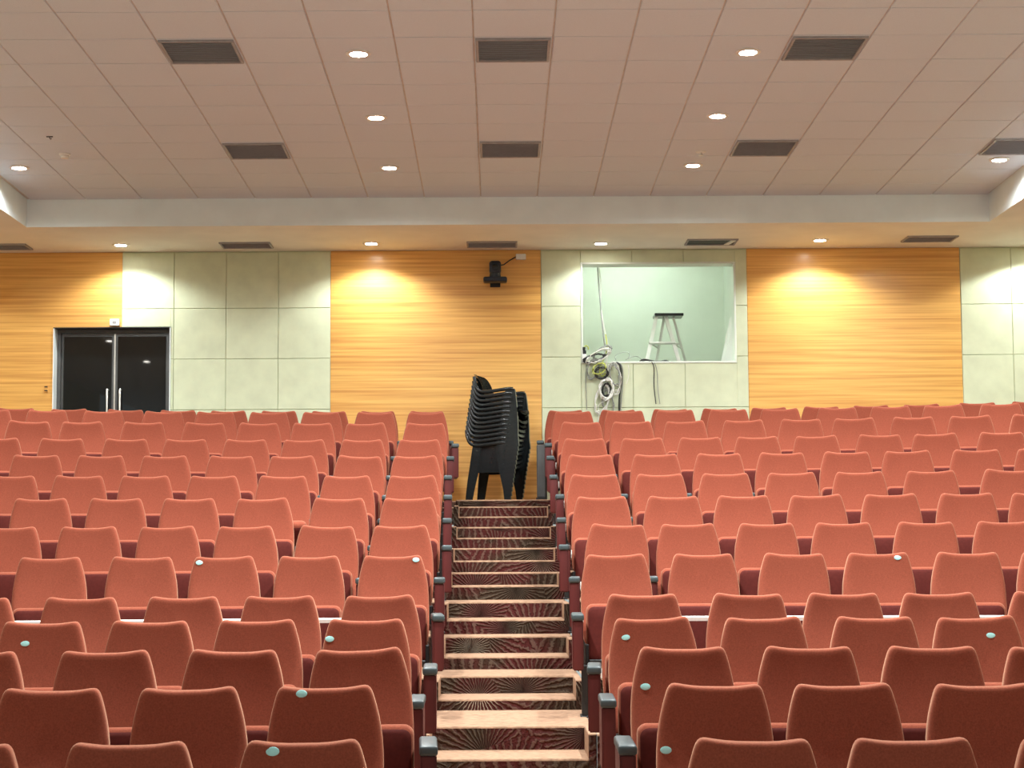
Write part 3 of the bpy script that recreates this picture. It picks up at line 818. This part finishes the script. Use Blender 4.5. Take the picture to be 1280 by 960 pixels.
for t in (.16, .33, .6):
    xa, xb = rtl+(rbl-rtl)*t, rtr+(rbr-rtr)*t; y = .06+.34*t
    bm = bmesh.new(); tube(bm, [(xa, y, H_*(1-t)), (xb, y, H_*(1-t))], .010, 8); put('cross_bar', mesh('cross_bar', bm, [M_alu], True, 40), lad)
bm = bmesh.new(); box(bm, uX(817, 391), uX(853, 391), -.14, .14, H_-.022, H_+.012, 0, .008, 2); put('top_cap', mesh('top_cap', bm, [M_black]), lad)
for s in (0, 1):
    t = .17
    xf, xr = (ftl+(fbl-ftl)*t, rtl+(rbl-rtl)*t) if s == 0 else (ftr+(fbr-ftr)*t, rtr+(rbr-rtr)*t)
    bm = bmesh.new(); tube(bm, [(xf, -.06-.36*t, H_*(1-t)), (xr, .06+.34*t, H_*(1-t)-.04)], .008, 8); put('brace', mesh('brace', bm, [M_alu], True, 40), lad)

# white board leaning at the right side of the booth window
bm = bmesh.new()
a0, a1 = atY(909, 453, YW+.42), atY(919, 392, YW+.30)
pts = [(atY(902, 453, YW+.5), atY(917, 453, YW+.25)), (atY(913, 398, YW+.5), atY(921.5, 389, YW+.25))]
(b0, b1), (t0, t1) = pts
dn = (b0-t0)*.35; dm = (b1-t1)*.35
vs = [b0+dn, b1+dm, t1, t0]
n_ = (vs[1]-vs[0]).cross(vs[3]-vs[0]).normalized()*.012
fa = [bm.verts.new(v) for v in vs]; fb = [bm.verts.new(v+n_) for v in vs]
bm.faces.new(fa); bm.faces.new(fb[::-1])
for k in range(4): bm.faces.new((fa[k], fb[k], fb[(k+1)%4], fa[(k+1)%4]))
bmesh.ops.recalc_face_normals(bm, faces=bm.faces[:])
tag(put('leaning_board', mesh('leaning_board', bm, [M_white])), 'white board leaning inside the right end of the booth window', 'board')

# fluorescent batten under the booth ceiling
tb = empty('tube_light', ((WIN[0]+WIN[1])/2-.25, YW+.85, bz1-.001), 0, 'white fluorescent tube light on the booth ceiling', 'light')
bm = bmesh.new(); box(bm, -.6, .6, -.03, .03, -.05, 0, 0, .006, 1); put('housing', mesh('housing', bm, [M_ring]), tb)
bm = bmesh.new(); tube(bm, [(-.58, 0, -.07), (.58, 0, -.07)], .014, 10); put('tube', mesh('lamp_tube', bm, [M_tubelamp], True), tb)

# ------------------------------------------------------------------ cables at the booth window
def cable(name, pts, rad, mt, label, group=None, cat='cable', n=3):
    bm = bmesh.new(); tube(bm, arc(pts, n), rad, 6)
    o = put(name, mesh(name, bm, [mt], True)); tag(o, label, cat, group); return o
def W(u, v, dy=-.03): return atY(u, v, YW+dy)
rc = random.Random(5)
cable('drop_cable', [W(747, 331, .3), W(748, 350, .3), W(751, 385, .28), W(754, 420, .2), W(757, 438, .22), W(754, 446, .1), W(752, 447, -.03), W(751, 456, -.06)], .009, M_gcable, 'pale grey cable dropping from the top of the booth window to the coils')
cable('drop_cable', [W(749, 332, .32), W(752, 362, .31), W(750, 380, .29), W(756, 415, .2), W(761, 434, .24), W(760, 444, .1), W(759, 447, -.03), W(757, 460, -.06)], .007, M_wcable, 'white cable dropping beside the pale grey one in the booth window')
cable('earth_cable', [W(757, 418, .1), W(759, 430, .06), W(758, 442, .0), W(752, 455, -.04), W(748, 464, -.05), W(753, 472, -.05), W(757, 466, -.05)], .008, M_ycable, 'yellow green cable knotted between the coils under the booth window')
def coil(name, cu, cv, ru, rv, turns, rad, mt, label, tilt=0, dy=-.05, n=18, tail=None):
    pts = []
    for k in range(int(turns*n)+1):
        a = 2*math.pi*k/n; j1 = 1 + rc.uniform(-.22, .18)
        x, y = math.cos(a)*ru*j1, math.sin(a)*rv*j1
        ct, st = math.cos(R(tilt)), math.sin(R(tilt))
        pts.append(W(cu + x*ct - y*st, cv + x*st + y*ct, dy + rc.uniform(-.03, .02)))
    if tail: pts += [W(*q, dy) for q in tail]
    return cable(name, pts, rad, mt, label, None, 'cable', 1)
coil('cable_coil', 753, 441, 13, 6, 7, .0045, M_gcable, 'grey cable coil bunched on the booth sill at the left', -35, -.02)
coil('cable_coil', 748, 445, 16, 6, 5, .0045, M_wcable, 'white cable loops slanting across the grey coil on the booth sill', -28, -.05)
coil('cable_coil', 743, 448, 14, 4.5, 5, .006, M_bcable, 'dark cable coil on the booth sill above the white coils', -14, -.03)
coil('hanging_cable_coil', 758, 486, 8.5, 13, 8, .006, M_wcable, 'thick white cable coil hanging below the booth sill', 6, -.07, tail=[(760, 500), (758, 514), (762, 525)])
coil('hanging_cable_coil', 758, 487, 5, 8, 5, .006, M_bcable, 'dark inner cable ring inside the thick white coil', 8, -.05)
coil('hanging_cable_coil', 753, 498, 8, 19, 7, .0042, M_wcable, 'loose white cable loops left of the thick coil', 14, -.04, tail=[(747, 505), (749, 518), (747, 528)])
coil('hanging_cable_coil', 760, 503, 7, 17, 5, .005, M_gcable, 'loose grey cable loops hanging lowest in the tangle', -8, -.03)
coil('hanging_cable_coil', 767, 473, 9, 19, 5, .0042, M_wcable, 'long pale cable loops right of the thick white coil', -6, -.04)
coil('hanging_cable_coil', 768, 468, 6, 14, 3, .005, M_gcable, 'small grey cable loops under the right end of the sill tangle', -10, -.06)
coil('hanging_cable_coil', 741, 462, 7, 12, 4, .005, M_gcable, 'small grey cable loops at the left edge of the tangle', 10, -.04)
coil('hanging_cable_coil', 752, 466, 8, 7, 5, .0055, M_bcable, 'small black cable knot at the middle of the tangle', 0, -.07)
coil('hanging_cable_coil', 749, 461, 9, 6, 4, .0045, M_ycable, 'yellow green cable loops under the sill beside the black knot', -30, -.08)
cable('hanging_cable', [W(765, 454, .05), W(772, 453, -.02), W(776.5, 458, -.03), W(776, 480, -.02), W(774, 500, -.02), W(774, 530, -.02)], .012, M_bcable, 'thick black cable hanging from the booth sill right of the tangle')
cable('hanging_cable', [W(770, 455, .05), W(776, 454, -.02), W(779, 462, -.03), W(778, 485, -.02), W(776, 505, -.02), W(776, 530, -.02)], .006, M_gcable, 'thin grey cable hanging alongside the thick black one')
cable('hanging_cable', [W(733, 452, .05), W(733, 458, -.02), W(732, 475, -.02), W(733, 495, -.02), W(733.5, 512, -.02)], .005, M_gcable, 'thin grey cable hanging at the far left below the sill')
cable('hanging_cable', [W(800, 452, .1), W(810, 450, .05), W(816, 453, -.02), W(818, 462, -.03), W(817, 480, -.02), W(820, 505, -.02)], .006, M_bcable, 'thin dark cable hanging from the sill below the ladder')
cable('hanging_cable', [W(812, 452, .1), W(818, 452, -.02), W(822, 465, -.03), W(822, 485, -.02), W(825, 505, -.02)], .004, M_gcable, 'very thin grey cable beside the dark one below the ladder')
cable('hanging_cable', [W(783, 454, .05), W(786, 457, -.02), W(786, 470, -.02), W(783, 480, -.02)], .004, M_wcable, 'short white cable end hanging from the sill')
cable('loose_cable', [W(770, 450, .1), W(768, 445, .12), W(776, 441, .15), W(785, 439, .15), W(788, 446, .1), W(780, 451, .08), W(790, 446, .12), W(797, 445, .12), W(803, 450, .1)], .004, M_gcable, 'thin grey cable arching over the sill between tangle and ladder')
cable('loose_cable', [W(800, 452, .08), W(803, 449, .08), W(810, 450, .08), W(818, 452, .08), W(826, 452, .08), W(832, 450.5, .08), W(836, 452, .08)], .011, M_bcable, 'black cable lying on the booth sill below the ladder')
p = W(730, 440, .0)
o = empty('adapter_plug', W(730.5, 452, .0), 0, 'white adapter with dark plug at the left end of the booth sill', 'adapter')
bm = bmesh.new(); box(bm, -.025, .025, -.03, .03, .0, .085, 0, .008, 2); put('body', mesh('body', bm, [M_white]), o)
bm = bmesh.new(); box(bm, -.018, .022, -.02, .02, .085, .13, 0, .006, 2); box(bm, -.02, .012, -.015, .015, .13, .17, 0, .005, 2); put('plug', mesh('plug', bm, [M_black]), o)
bm = bmesh.new(); tube(bm, arc([(0, 0, .17), (.02, 0, .19), (.045, 0, .175), (.05, 0, .14)], 2), .008, 6); put('pigtail', mesh('pigtail', bm, [M_ycable], True), o)

# ------------------------------------------------------------------ world and view
w_ = bpy.data.worlds.new('world'); sc.world = w_; w_.use_nodes = True
bg = w_.node_tree.nodes['Background']; bg.inputs[0].default_value = (.88, 1, .97, 1); bg.inputs[1].default_value = .36
sc.view_settings.view_transform = 'Standard'; sc.view_settings.look = 'None'
sc.view_settings.gamma = 1; sc.view_settings.use_curve_mapping = False
sc.view_settings.exposure = 0.62
sc.cycles.use_denoising = True
sc.cycles.max_bounces = 8; sc.cycles.diffuse_bounces = 5
sc.cycles.sample_clamp_indirect = 6
print('seats', count, 'YB', YB, 'ZS', ZS, XL, XR)
